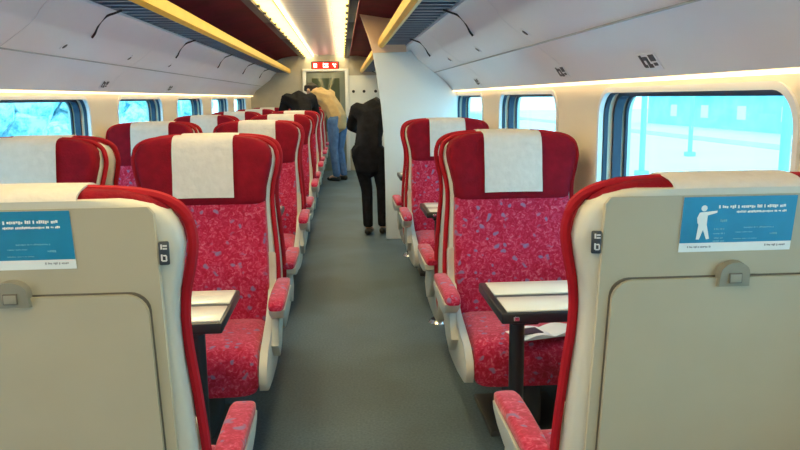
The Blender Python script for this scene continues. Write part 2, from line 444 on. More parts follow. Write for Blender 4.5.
def add_card(seat, dx, skew=0.0):
    """blue advice card stuck on the back of the seat; local +x of the seat is the reader's left after the half turn"""
    z0, z1 = 1.082, 1.190
    hw = 0.111
    def wq(u, z): return (dx - u, z)      # u to the reader's right
    yb = lambda z, k=0: 0.1235 + lean(z) + k
    bm = B()
    def quad(u0, u1, za, zb, k, mi=0, th=0.0007):
        c = [wq(u0, za), wq(u1, za), wq(u1, zb), wq(u0, zb)]
        a = [bm.verts.new((x, yb(z, k - th), z)) for x, z in c]; b2 = [bm.verts.new((x, yb(z, k), z)) for x, z in c]
        fs = [bm.faces.new(a), bm.faces.new(b2[::-1])]
        for i in range(4): fs.append(bm.faces.new((a[i], a[(i + 1) % 4], b2[(i + 1) % 4], b2[i])))
        for f in fs: f.material_index = mi
    quad(-hw, hw, z0, z1, 0.0008, 1); quad(-hw, hw, z0 + 0.018, z1, 0.0014, 0)
    card = obj('advice_card', bm, ['poster', 'postw'], seat, smooth=False, label='blue card with white lower band stuck on seat back')
    bm = B()
    # standing figure with outstretched arm
    def poly(pts, k=0.002):
        a = [bm.verts.new((wq(u, z)[0], yb(z, k), z)) for u, z in pts]; b2 = [bm.verts.new((wq(u, z)[0], yb(z, k + 0.0006), z)) for u, z in pts]
        bm.faces.new(a); bm.faces.new(b2[::-1])
        n_ = len(pts)
        for i in range(n_): bm.faces.new((a[i], a[(i + 1) % n_], b2[(i + 1) % n_], b2[i]))
    fx, fz = -0.070, 1.110
    poly([(fx + 0.006 * math.cos(a * math.pi / 5), fz + 0.058 + 0.006 * math.sin(a * math.pi / 5)) for a in range(10)])
    poly([(fx - 0.008, fz + 0.050), (fx + 0.003, fz + 0.051), (fx + 0.026, fz + 0.053), (fx + 0.026, fz + 0.049), (fx + 0.008, fz + 0.044), (fx + 0.008, fz + 0.026),
          (fx - 0.008, fz + 0.026), (fx - 0.0105, fz + 0.03), (fx - 0.012, fz + 0.040)])
    poly([(fx - 0.008, fz + 0.026), (fx + 0.008, fz + 0.026), (fx + 0.016, fz - 0.002), (fx + 0.010, fz - 0.003), (fx + 0.002, fz + 0.016), (fx - 0.004, fz - 0.003), (fx - 0.010, fz - 0.003)])
    obj('printed_figure', bm, 'postw', card, smooth=False, label='white printed standing figure with arm out')
    def strokes(rows, mat, name, lab):
        bm = B(); rg = random.Random(5)
        for u0, u1, z, h in rows:
            u = u0
            while u < u1:
                w = h * rg.uniform(0.35, 0.6)
                if rg.random() < 0.86:
                    c = (wq(u + w / 2, z)[0], yb(z, 0.0023), z + rg.uniform(-0.1, 0.1) * h)
                    box(bm, c, (w, 0.0006, h * rg.uniform(0.55, 1)))
                    u += w + h * 0.16
                else: u += h * 0.5
        obj(name, bm, mat, card, smooth=False, label=lab)
    strokes([(-0.042, 0.090, z1 - 0.020, 0.0062), (-0.006, 0.092, z1 - 0.030, 0.0044)], 'postw', 'printed_lettering', 'small white printed lines')
    strokes([(-0.046, -0.026, 1.127, 0.003), (-0.047, -0.024, 1.118, 0.003), (-0.046, -0.028, 1.109, 0.003), (-0.046, -0.025, 1.103, 0.003), (-0.036, -0.024, 1.143, 0.005), (0.012, 0.070, 1.129, 0.003), (-0.004, 0.03, 1.120, 0.002),
             (-0.006, 0.04, 1.107, 0.002), (0.065, 0.078, 1.116, 0.004)], 'postg', 'printed_small_lettering', 'tiny pale blue printed lines')
    strokes([(-0.095, -0.050, z0 + 0.010, 0.0035)], 'grey', 'printed_footer', 'grey print on the white band')
    strokes([(0.058, 0.098, z0 + 0.011, 0.004)], 'grey', 'printed_mark', 'grey mark on the white band')

proto = make_seat()
index_kids()
XA, XW, XRs = -0.60, -1.335, 0.745
seats = []
ORD = ['first', 'second', 'third', 'fourth', 'fifth', 'sixth']
first = True
def put_seat(x, y, away, label, group):
    global first
    o = proto if first else copy_tree(proto)
    first = False
    o.location = (x, y, 0); o.rotation_euler = (0, 0, math.pi if away else 0)
    o['label'] = label; o['category'] = 'seat'; o['group'] = group
    return o
GA, GW, GR = 'aisle seats left of the aisle', 'window seats left of the aisle', 'single seats right of the aisle'
near_left = put_seat(XA, 1.47, True, 'cream seat back nearest the viewer on the left, blue card above its tray', GA)
near_right = put_seat(XRs, 1.47, True, 'cream seat back nearest the viewer on the right, blue card with white figure', GR)
for k in range(6):
    y = 3.30 + P * k
    a = 'red aisle seat facing the viewer, %s from the front left of the aisle' % ORD[k]
    put_seat(XA, y, False, a, GA)
    put_seat(XW, y, False, 'red window seat facing the viewer, %s from the front along the left windows' % ORD[k], GW)
    if k < 5:
        put_seat(XA, 1.47 + P * (k + 1), True, 'aisle seat turned away, directly behind the %s viewer-facing seat left of the aisle' % ORD[k], GA)
        put_seat(XW, 1.47 + P * (k + 1), True, 'window seat turned away, directly behind the %s viewer-facing seat at the left windows' % ORD[k], GW)
put_seat(XRs, 3.30, False, 'large pink patterned single seat facing the viewer behind the right table, magazine on it', GR)
put_seat(XRs, 3.30 + P, False, 'pink patterned single seat facing the viewer, just in front of the white partition bay', GR)
put_seat(XRs, 1.47 + P, True, 'single seat turned away, hidden behind the big pink right seat', GR)
put_seat(XRs, 1.47 + 2 * P, True, 'single seat turned away, facing the white partition', GR)
add_card(near_left, -0.005); add_card(near_right, -0.0)

# ------------------------------------------------------------------ tables
def make_table(x0, x1, legx, y, label, second_leg=None):
    root = empty('folding_table', (legx, y, 0), label=label, category='table', group='bay tables')
    L = lambda x: x - legx
    d = 0.20
    bm = B(); box(bm, ((L(x0) + L(x1)) / 2, 0, 0.702), (x1 - x0, 2 * d, 0.034), 0.006)
    obj('table_frame', bm, 'tedge', root, label='black table edge frame')
    for sgn, nm in ((1, 'table_leaf'), (-1, 'table_leaf')):
        bm = B(); box(bm, ((L(x0) + L(x1)) / 2 + 0.006, sgn * 0.1 - (0.002 if sgn < 0 else 0.0), 0.7205), (x1 - x0 - 0.03, 0.164, 0.006), 0.002)
        obj(nm, bm, 'leaf', root, label='pale glossy table leaf')
    bm = B(); tube(bm, [(0, 0, 0.02), (0, 0, 0.69)], 0.026, 16)
    box(bm, (0, 0, 0.67), (0.09, 0.24, 0.03), 0.006)
    obj('leg', bm, 'dark', root)
    bm = B(); cyl(bm, (0, 0, 0.0), 0.065, 0.018, 24, 0.05)
    obj('foot', bm, 'chrome', root, label='chrome disc foot')
    bm = B(); box(bm, (L(x0) + 0.045, -0.203, 0.703), (0.02, 0.01, 0.014), 0.003)
    obj('hinge_catch', bm, 'chrome', root)
    return root
for k in range(3):
    make_table(0.475, XR - 0.012, 0.57, 2.40 + P * k - (0.08 if k == 2 else 0), ['narrow pale folding table with black edge in the nearest right bay', 'pale folding table in the second right bay from the viewer',
                                                   'small table beside the white partition on the right'][k])
for k in (0, 1, 2, 3, 5):
    make_table(XL + 0.012, -0.375, -0.49, 2.40 + P * k, 'double width folding table in the %s left bay from the viewer' % ORD[k])

# magazine on the first right seat
root = empty('magazine', (0.79, 2.815, 0.452), 0.25, label='white open magazine lying on the big pink right seat', category='magazine')
bm = B()
for s in (-1, 1):
    rings = []
    for i in range(9):
        u = s * 0.15 * i / 8
        h = 0.012 * math.sin(min(1, abs(u) / 0.15 * 1.2) * math.pi) + 0.004
        rings.append([(u, -0.065, 0), (u, -0.065, h), (u, 0.065, h), (u, 0.065, 0)])
    loft(bm, rings)
obj('pages', bm, 'reader', root)
bm = B()
for i, (x, y, w, h) in enumerate([(-0.08, 0.0, 0.09, 0.07)]):
    box(bm, (x, y, 0.0155), (w, h, 0.003))
obj('printed_pictures', bm, 'plate', root)

# ------------------------------------------------------------------ room shell
def st(name, bm, mat, smooth=True, angle=40, **p):
    return obj(name, bm, mat, None, smooth, angle, kind='structure', **p)
bm = B(); box(bm, ((XL + XR) / 2, (Y0 + Y1) / 2, -0.05), (XR - XL + 0.3, Y1 - Y0 + 0.2, 0.1)); st('floor', bm, 'carpet', False)

WZ0, WZ1 = 0.77, 1.395
WY = [(-0.31 + P * k, 1.12 + P * k) for k in range(-1, 7)]     # [1.78,3.12] ...
def rrect(y0, y1, z0, z1, r, n_=8):
    pts = []
    for cx, cz, a0 in ((y1 - r, z0 + r, -90), (y1 - r, z1 - r, 0), (y0 + r, z1 - r, 90), (y0 + r, z0 + r, 180)):
        for k in range(n_ + 1):
            a = math.radians(a0 + 90 * k / n_); pts.append((cx + r * math.cos(a), cz + r * math.sin(a)))
    return pts
def holed_plate(name, outer, holes, x, thick, mat):
    cu = bpy.data.curves.new(name, 'CURVE'); cu.dimensions = '2D'; cu.fill_mode = 'BOTH'; cu.extrude = thick / 2
    for lp in [outer] + holes:
        s = cu.splines.new('POLY'); s.points.add(len(lp) - 1); s.use_cyclic_u = True
        for i, (a, c) in enumerate(lp): s.points[i].co = (a, c, 0, 1)
    o = bpy.data.objects.new(name, cu); COL.objects.link(o)
    me = bpy.data.meshes.new_from_object(o.evaluated_get(bpy.context.evaluated_depsgraph_get()))
    bpy.data.objects.remove(o); bpy.data.curves.remove(cu)
    # (a, c, w) -> (x + w, a, c)
    for v_ in me.vertices:
        a, c, w = v_.co; v_.co = (x + w, a, c)
    me.materials.clear(); me.materials.append(M[mat])
    me.name = name
    return me
wn = 0
for side, X, s in (('right', XR, 1), ('left', XL, -1)):
    holes = [rrect(a, b_, WZ0, WZ1, 0.11) for a, b_ in WY if b_ < Y1 and a > Y0]
    me = holed_plate('wall_' + side, [(Y0, 0), (Y1, 0), (Y1, 1.46), (Y0, 1.46)], holes, X + s * 0.07, 0.14, 'wall')
    o = bpy.data.objects.new('wall_' + side, me); COL.objects.link(o); o['kind'] = 'structure'
    for a, b_ in WY:
        if not (b_ < Y1 and a > Y0): continue
        if side == 'left' and b_ < 2: continue
        wn += 1
        if side == 'right' and a > 8: pass
        root = empty('window_%d' % wn, (X, (a + b_) / 2, WZ0), kind='structure')
        cy = (a + b_) / 2
        def ring(e0, e1, xa, xb):
            bm = B()
            o1 = rrect(a - cy - e0, b_ - cy + e0, -e0, WZ1 - WZ0 + e0, 0.11 + e0); i1 = rrect(a - cy + e1, b_ - cy - e1, e1, WZ1 - WZ0 - e1, 0.11 - e1)
            loft(bm, [[(xa, y, z) for y, z in o1], [(xa, y, z) for y, z in i1], [(xb, y, z) for y, z in i1], [(xb, y, z) for y, z in o1], [(xa, y, z) for y, z in o1]], cap=False)
            bmesh.ops.remove_doubles(bm, verts=bm.verts[:], dist=1e-5)
            return bm
        obj('window_frame', ring(0.016, 0.006, -s * 0.008, s * 0.012), 'frame', root, angle=50)
        obj('rubber_gasket', ring(-0.0005, 0.010, s * 0.016, s * 0.034), 'gasket', root, angle=50)
        obj('inner_gasket', ring(-0.0005, 0.020, s * 0.056, s * 0.092), 'gasket', root, angle=50)
        obj('outer_gasket', ring(-0.0005, 0.022, s * 0.108, s * 0.118), 'gasket', root, angle=50)
        bm = B(); prism(bm, rrect(a - cy + 0.001, b_ - cy - 0.001, 0.001, WZ1 - WZ0 - 0.001, 0.109), 'x', s * 0.120, s * 0.124)
        obj('glass_pane', bm, 'glass', root, smooth=False)

# curved side ceiling between wall top and luggage rack (profile relative to the right side; mirrored to the left)
SIDE = [(1.11, 1.465), (1.075, 1.447), (1.065, 1.440), (1.055, 1.460), (1.005, 1.53), (0.955, 1.57), (0.90, 1.607), (0.893, 1.613), (0.886, 1.619), (0.84, 1.652), (0.78, 1.695), (0.745, 1.722), (0.725, 1.742), (0.705, 1.775), (0.68, 1.802), (0.65, 1.836), (0.62, 1.85), (0.615, 1.885), (0.70, 1.97), (0.72, 2.02)]
def mir(x, side): return x if side == 'right' else 2 * XC - x
for side in ('right', 'left'):
    bm = B()
    pts = [(mir(x, side), z) for x, z in SIDE]
    back = [(mir(x + 0.08, side), z + 0.06) for x, z in SIDE[::-1]]
    segs = [Y0] + [3.49 + P * k for k in range(-2, 6)] + [Y1]
    segs = sorted(set(s_ for s_ in segs if Y0 <= s_ <= Y1))
    for a, b_ in zip(segs, segs[1:]):
        loft(bm, [[(x, a + 0.003, z) for x, z in pts] + [(x, a + 0.003, z) for x, z in back], [(x, b_ - 0.003, z) for x, z in pts] + [(x, b_ - 0.003, z) for x, z in back]])
    st('ceiling_side_' + side, bm, 'panel', True, 25)
    # dark joint behind the panel seams
    bm = B()
    for a in segs[1:-1]:
        loft(bm, [[(x + (0.004 if side == 'right' else -0.004), a - 0.006, z + 0.002) for x, z in pts[3:]] + [(x, a - 0.006, z) for x, z in back[:-3]],
                  [(x + (0.004 if side == 'right' else -0.004), a + 0.006, z + 0.002) for x, z in pts[3:]] + [(x, a + 0.006, z) for x, z in back[:-3]]])
    # long joint
    st('trim_joint_' + side, bm, 'seal', False)
    bm = B(); a = mir(0.8925, side)
    box(bm, (a, (Y0 + Y1) / 2, 1.6125), (0.009, Y1 - Y0, 0.006), rot=None)
    st('trim_seam_' + side, bm, 'grey', False)
    # cove lamp under the lip
    bm = B(); 
    prism(bm, [(mir(1.066, side), 1.4385), (mir(1.080, side), 1.4385), (mir(1.080, side), 1.426), (mir(1.071, side), 1.426)], 'y', Y0 + 0.02, Y1 - 0.02)
    obj('cove_lamp', bm, 'cove', None, False, label='long thin warm cove lamp above the %s windows' % side, category='lamp')

# maroon ceiling + centre ceiling
bm = B()
for side in ('right', 'left'):
    pts = [(mir(0.16, side), 2.16), (mir(0.30, side), 2.165), (mir(0.50, side), 2.13), (mir(0.65, side), 2.06), (mir(0.72, side), 2.0)]
    loft(bm, [[(x, y, z) for x, z in pts] + [(x, y, z + 0.08) for x, z in pts[::-1]] for y in (Y0, Y1)])
st('ceiling_maroon', bm, 'maroon')
bm = B(); box(bm, (XC, (Y0 + Y1) / 2, 2.20), (0.52, Y1 - Y0, 0.04)); st('ceiling', bm, 'ceil', False)
bm = B(); box(bm, (XC, (Y0 + Y1) / 2, 2.28), (3.2, Y1 - Y0 + .2, 0.04)); st('ceiling_roof', bm, 'panel', False)

def fins_rail(bm, h):
    bmesh.ops.delete(bm, geom=bm.verts[:], context='VERTS')
    # one grating: rails and cross fins made as a single connected surface
    ys = [-h]; y = -h + 0.06
    while y < h - 0.02:
        ys += [y - 0.003, y + 0.003]; y += 0.09
    ys.append(h)
    xs = [-0.075, -0.069, 0.069, 0.075]
    for z in (-0.006, 0.012):
        g = [[bm.verts.new((x, y, z)) for x in xs] for y in ys]
        for i in range(len(ys) - 1):
            for j in range(3):
                if j == 1 and i % 2 == 0: continue
                bm.faces.new((g[i][j], g[i][j + 1], g[i + 1][j + 1], g[i + 1][j]))
        if z < 0.0: g0 = g
    for i in range(len(ys) - 1):
        for j in (0, 3): bm.faces.new((g0[i][j], g0[i + 1][j], g[i + 1][j], g[i][j]))
        if i % 2 == 1:
            for q in (i, i + 1): bm.faces.new((g0[q][1], g0[q][2], g[q][2], g[q][1]))
# ceiling lights: two long lines, one fixture per module
for side in ('left', 'right'):
    for k in range(-1, 7):
        a, b_ = max(Y0, 1.41 + P * k - 2 * P), min(Y1, 1.41 + P * (k + 1) - 2 * P)
        a = 1.41 + P * (k - 2); b_ = a + P
        a = max(a, Y0 + 0.01); b_ = min(b_, Y1 - 0.02)
        if k == 6: b_ = Y1 - 0.02
        if b_ - a < 0.3: continue
        xm = mir(-0.0 - 0.0, 'right') if side == 'right' else 2 * XC
        xm = mir(-0.005, side)
        where = 'overhead at the viewer' if k < 2 else '%s from the far end' % ['first', 'second', 'third', 'fourth', 'fifth', 'sixth'][6 - k]
        t = empty('ceiling_light', (xm, (a + b_) / 2, 2.14), label='yellow finned ceiling light in the %s line, %s%s' % (side, where, ' (behind it)' if k < 1 else ''), category='light', group='ceiling light lines')
        h = (b_ - a) / 2 - 0.004
        sg = 1 if side == 'right' else -1
        bm = B(); box(bm, (0, 0, 0.022), (0.15, 2 * h, 0.02)); obj('diffuser', bm, 'strip', t, False, label='glowing yellow diffuser')
        bm = B(); yy = -h + 0.06
        while yy < h:
            box(bm, (0, yy, 0.006), (0.15, 0.006, 0.012)); yy += 0.13
        fins_rail(bm, h)
        obj('fins', bm, 'fin', t, False)
        bm = B(); box(bm, (sg * 0.115, 0, 0.0), (0.075, 2 * h, 0.05), 0.006)
        obj('housing', bm, 'rackdark', t, label='dark side channel')
        bm = B(); yy = -h + 0.3
        while yy < h:
            box(bm, (sg * 0.078, yy, -0.012), (0.05, 0.03, 0.025), 0.004); yy += 0.52
        obj('clip', bm, 'dark', t)

def bars_grid(h, sg):
    """one connected grating of cross bars between two long edge strips"""
    bm = B(); ys = [-h]; y = -h + 0.05
    while y < h - 0.05:
        ys += [y - 0.022, y + 0.022]; y += 0.15
    ys.append(h)
    xs = [sg * q for q in (-0.090, -0.084, 0.104, 0.110)]
    g = [[bm.verts.new((x, y, -0.002)) for x in xs] for y in ys]; g2 = [[bm.verts.new((x, y, 0.012)) for x in xs] for y in ys]
    for i in range(len(ys) - 1):
        for j in range(3):
            if j == 1 and i % 2 == 0: continue
            bm.faces.new((g[i][j], g[i][j + 1], g[i + 1][j + 1], g[i + 1][j])); bm.faces.new((g2[i][j], g2[i][j + 1], g2[i + 1][j + 1], g2[i + 1][j]))
        if i % 2 == 1:
            for q in (i, i + 1): bm.faces.new((g[q][1], g[q][2], g2[q][2], g2[q][1]))
        for j in (0, 3): bm.faces.new((g[i][j], g[i + 1][j], g2[i + 1][j], g2[i][j]))
    return bm
# luggage racks
def rack(side, a, b_, label):
    xm = mir(0.50, side)
    t = empty('luggage_rack', (xm, (a + b_) / 2, 1.862), label=label, category='rack', group='overhead luggage racks')
    h = (b_ - a) / 2
    sg = 1 if side == 'right' else -1
    bm = B()
    pr = [(-0.145, -0.004), (-0.120, -0.022), (-0.095, -0.012), (-0.095, 0.03), (-0.125, 0.068), (-0.140, 0.066), (-0.148, 0.03)]
    prism(bm, [(sg * x, z) for x, z in pr], 'y', -h, h, 0.003)
    obj('gold_rail', bm, 'gold', t, angle=30, label='gold yellow front rail')
    bm = B(); box(bm, (sg * 0.01, 0, 0.02), (0.215, 2 * h, 0.012)); obj('rack_floor', bm, 'rackdark', t, False)
    obj('rack_bars', bars_grid(h, sg), 'slat', t, label='blue grey cross bars under the rack')
    yy = -h + 0.62
    while yy < h:
        pts = smooth_path([(sg * 0.07, yy, -0.004), (sg * 0.115, yy, -0.020), (sg * 0.153, yy, -0.034), (sg * 0.184, yy, -0.060), (sg * 0.208, yy, -0.094), (sg * 0.222, yy, -0.124), (sg * 0.240, yy, -0.147)], 4)
        bm = B(); tube(bm, pts, 0.006, 6); obj('bracket', bm, 'dark', t); yy += P
rack('left', Y0 + 0.02, Y1 - 0.02, 'long luggage rack with gold rail above the left windows')
rack('right', Y0 + 0.02, 7.27, 'luggage rack with gold rail above the right windows, viewer side of the partition')
rack('right', 7.37, Y1 - 0.02, 'far piece of gold railed rack beyond the white partition')

# partition
YP = 7.30
bm = B()
pr = [(0.405, 0.0), (0.405, 0.5), (0.40, 0.95), (0.375, 1.3), (0.335, 1.6), (0.30, 1.80), (0.62, 1.80), (0.66, 1.815), (0.70, 1.77), (0.75, 1.715), (0.90, 1.60), (1.0, 1.52), (1.05, 1.445), (1.11, 1.43), (1.11, 0.0)]
prism(bm, pr, 'y', YP - 0.02, YP + 0.045, 0.006)
st('wall_partition', bm, 'part', True, 30)
bm = B()
prism(bm, [(0.302, 1.80), (0.25, 1.98), (0.185, 2.155), (0.55, 2.10), (0.70, 1.98), (0.62, 1.85), (0.62, 1.80)], 'y', YP - 0.015, YP + 0.04)
st('wall_partition_top', bm, 'peach', False)

# end walls and door
bm = B(); box(bm, (XC, Y1 + 0.03, 1.13), (3.1, 0.06, 2.3)); st('wall_far', bm, 'endwall', False)
bm = B(); box(bm, (XC, Y0 - 0.03, 1.13), (3.1, 0.06, 2.3)); st('wall_near', bm, 'endwall', False)
dr = empty('door_1', (XC, Y1 - 0.001, 0), kind='structure')
bm = B(); box(bm, (0, -0.02, 0.93), (0.72, 0.035, 1.86), 0.01); obj('door_panel', bm, 'doorm', dr)
bm = B(); box(bm, (0, -0.042, 1.25), (0.52, 0.01, 1.0), 0.01); obj('door_glass', bm, 'doorglass', dr)
bm = B()
for x in (-0.40, 0.40): box(bm, (x, -0.025, 0.96), (0.07, 0.05, 1.92), 0.01)
box(bm, (0, -0.03, 1.90), (0.87, 0.05, 0.05), 0.008); obj('door_frame', bm, 'frame', dr)
bm = B(); tube(bm, [(0.28, -0.06, 0.9), (0.28, -0.06, 1.15)], 0.012); obj('door_handle', bm, 'chrome', dr)
# red display
ds = empty('display_sign', (XC, Y1 - 0.03, 1.985), label='glowing red electronic display above the far door', category='sign')
bm = B(); box(bm, (0, 0, 0), (0.52, 0.05, 0.15), 0.01); obj('casing', bm, 'dark', ds)
bm = B(); box(bm, (0, -0.027, 0), (0.48, 0.006, 0.12)); obj('screen', bm, 'ledback', ds, False)
bm = B()
box(bm, (-0.185, -0.032, 0), (0.06, 0.004, 0.075))
box(bm, (-0.035, -0.032, 0.012), (0.012, 0.004, 0.07)); box(bm, (0.01, -0.032, -0.026), (0.10, 0.004, 0.016)); box(bm, (0.015, -0.032, 0.03), (0.09, 0.004, 0.016)); box(bm, (0.025, -0.032, 0.0), (0.05, 0.004, 0.03)) 
box(bm, (0.165, -0.032, 0.0), (0.02, 0.004, 0.08), rot=Matrix.Rotation(-0.6, 3, 'Y')); box(bm, (0.19, -0.032, 0.02), (0.03, 0.004, 0.02))
obj('lit_characters', bm, 'ledw', ds, False, label='pinkish lit characters')
# hatch catches on the end wall right of the door
for i, x in enumerate((0.22, 0.42, 0.64)):
    bm = B(); cyl(bm, (0, 0, 0), 0.028, 0.03, 12)
    bmesh.ops.rotate(bm, verts=bm.verts[:], cent=(0, 0, 0), matrix=Matrix.Rotation(math.pi / 2, 3, 'X'))
    o = obj('wall_catch', bm, 'dark', None, label=['small dark round catch on the far wall, next to the door', 'middle one of three dark round catches on the far wall', 'dark round catch on the far wall, farthest from the door'][i], category='catch', group='far wall catches')
    o.location = (x, Y1 - 0.001, 1.50)
# pale panel on the end wall, right of the door
bm = B(); box(bm, (0.50, Y1 - 0.006, 1.10), (0.86, 0.012, 1.40), 0.004); st('trim_far_panel', bm, 'part')
for side, X in (('left', XL + 0.012), ('right', XR - 0.012)):
    bm = B(); box(bm, (X, (Y0 + Y1) / 2, 0.05), (0.024, Y1 - Y0 - 0.02, 0.10), 0.004); st('baseboard_' + side, bm, 'grey')

# seat number signs and reading lamps on the side ceiling
def on_side(u, side):
    """point and outward tangent on the lower/upper flat panels: u = distance key as height z"""
    tab = [(z, x) for x, z in SIDE[3:16]]
    x = interp(tab, u); x2 = interp(tab, u + 0.01)
    ang = math.atan2(0.01, x2 - x)      # slope of the panel
    return x, ang
def side_item(name, side, y, z, build, label, cat, group):
    x, ang = on_side(z, side)
    t = empty(name, (mir(x, side), y, z), label=label, category=cat, group=group)
    # local frame: +Y along car, local X along the slope upward, local Z into the panel
    tx = Vector((math.cos(ang), 0, math.sin(ang)))
    nz = Vector((tx.z, 0, -tx.x))
    if nz.z > 0: nz = -nz
    if side == 'left': tx.x *= -1; nz.x *= -1
    ty = nz.cross(tx)
    m = Matrix((tx, ty, nz)).transposed().to_4x4(); m.translation = t.location
    t.matrix_world = m
    t.rotation_euler = m.to_euler(); 
    build(t); return t
def b_sign(t):
    bm = B(); box(bm, (0, 0, 0.002), (0.066, 0.145, 0.004), 0.001); obj('sign_plate', bm, 'panel', t)
    bm = B()
    for (x, y, w, h) in [(0.012, -0.035, 0.018, 0.03), (-0.008, -0.038, 0.008, 0.02), (0.0, 0.005, 0.03, 0.012), (0.012, 0.018, 0.01, 0.02), (-0.012, 0.0, 0.01, 0.024), (0.004, 0.042, 0.034, 0.012), (-0.012, 0.034, 0.008, 0.016)]:
        box(bm, (x * 1.25, y * 1.15, 0.005), (w * 1.4, h * 1.35, 0.002))
    obj('printed_numbers', bm, 'plate', t, False, label='dark seat number print')
def b_lamp(t):
    bm = B(); cyl(bm, (0, 0, 0), 0.030, 0.004, 20, 0.027); obj('lamp_ring', bm, 'panel', t)
    bm = B(); cyl(bm, (0, 0, 0.0035), 0.018, 0.003, 16, 0.014); obj('lamp_lens', bm, 'plate', t)
for i, y in enumerate((2.50, 3.52, 5.75)):
    side_item('seat_number_sign', 'right', y, 1.49, b_sign, ['dark seat number print above the large right window', 'dark seat number print above the pillar behind the large right window', 'small dark seat number print far down the right panel'][i], 'sign', 'seat number signs')
for i, y in enumerate((3.60, 5.40, 7.4)):
    side_item('seat_number_sign', 'left', y, 1.49, b_sign, ['dark seat number print at the left edge above the first left window', 'dark seat number print over the pillar between the first two left windows', 'faint seat number print farther along the left panel'][i], 'sign', 'seat number signs')
for i, y in enumerate((3.40, 4.6, 5.8)):
    side_item('reading_lamp', 'right', y, 1.662, b_lamp, '%s small dark reading lamp along the right ceiling panel' % ['nearest', 'middle', 'farthest'][i], 'lamp', 'reading lamps')
for i, y in enumerate((4.1, 5.3, 6.5)):
    side_item('reading_lamp', 'left', y, 1.662, b_lamp, '%s small dark reading lamp along the left ceiling panel' % ['nearest', 'middle', 'farthest'][i], 'lamp', 'reading lamps')

# ------------------------------------------------------------------ people
def skin_mesh(name, nodes, edges, mat, parent, root=0, vox=0.012, **p):
    """one continuous surface grown round a skeleton of joints with a radius each"""
    q0 = bmesh.new(); bmesh.ops.create_icosphere(q0, subdivisions=1, radius=1.0); q0.verts.ensure_lookup_table()
    ball = [v_.co.copy() for v_ in q0.verts]; bf = [[v_.index for v_ in f.verts] for f in q0.faces]; q0.free()
    V, Fc = [], []
    rad = lambda r: Vector((r[0], r[1], max(r))) if isinstance(r, tuple) else Vector((r, r, r))
    for a, c in edges:
        pa, ra = Vector(nodes[a][0]), rad(nodes[a][1]); pc, rc = Vector(nodes[c][0]), rad(nodes[c][1])
        L = (pc - pa).length; n_ = max(2, int(L / (0.28 * min(min(ra), min(rc)))) + 1)
        for i in range(n_ + 1):
            t = i / n_; q = pa.lerp(pc, t); rr = ra.lerp(rc, t)
            zr = min(rr.x, rr.y) if isinstance(nodes[a][1], tuple) else rr.z
            k0 = len(V)
            V += [(q.x + c_.x * rr.x, q.y + c_.y * rr.y, q.z + c_.z * zr) for c_ in ball]; Fc += [[j + k0 for j in f] for f in bf]
    me = bpy.data.meshes.new(name); me.from_pydata(V, [], Fc)
    o = bpy.data.objects.new(name, me); COL.objects.link(o)
    rm = o.modifiers.new('blend', 'REMESH'); rm.mode = 'VOXEL'; rm.voxel_size = vox; rm.use_smooth_shade = True
    sm = o.modifiers.new('soften', 'SMOOTH'); sm.iterations = 4 if vox > 0.009 else 2; sm.factor = 0.5
    dg = bpy.context.evaluated_depsgraph_get()
    me2 = bpy.data.meshes.new_from_object(o.evaluated_get(dg))
    bpy.data.objects.remove(o); bpy.data.meshes.remove(me)
    me2.name = name; me2.materials.clear(); me2.materials.append(M[mat])
    for q in me2.polygons: q.use_smooth = True
    o2 = bpy.data.objects.new(name, me2)
    for k, v_ in p.items(): o2[k] = v_
    return link(o2, parent)
def chain(nodes, edges, start, pts):
    prev = start
    for p_ in pts:
        nodes.append(p_); edges.append((prev, len(nodes) - 1)); prev = len(nodes) - 1
    return prev
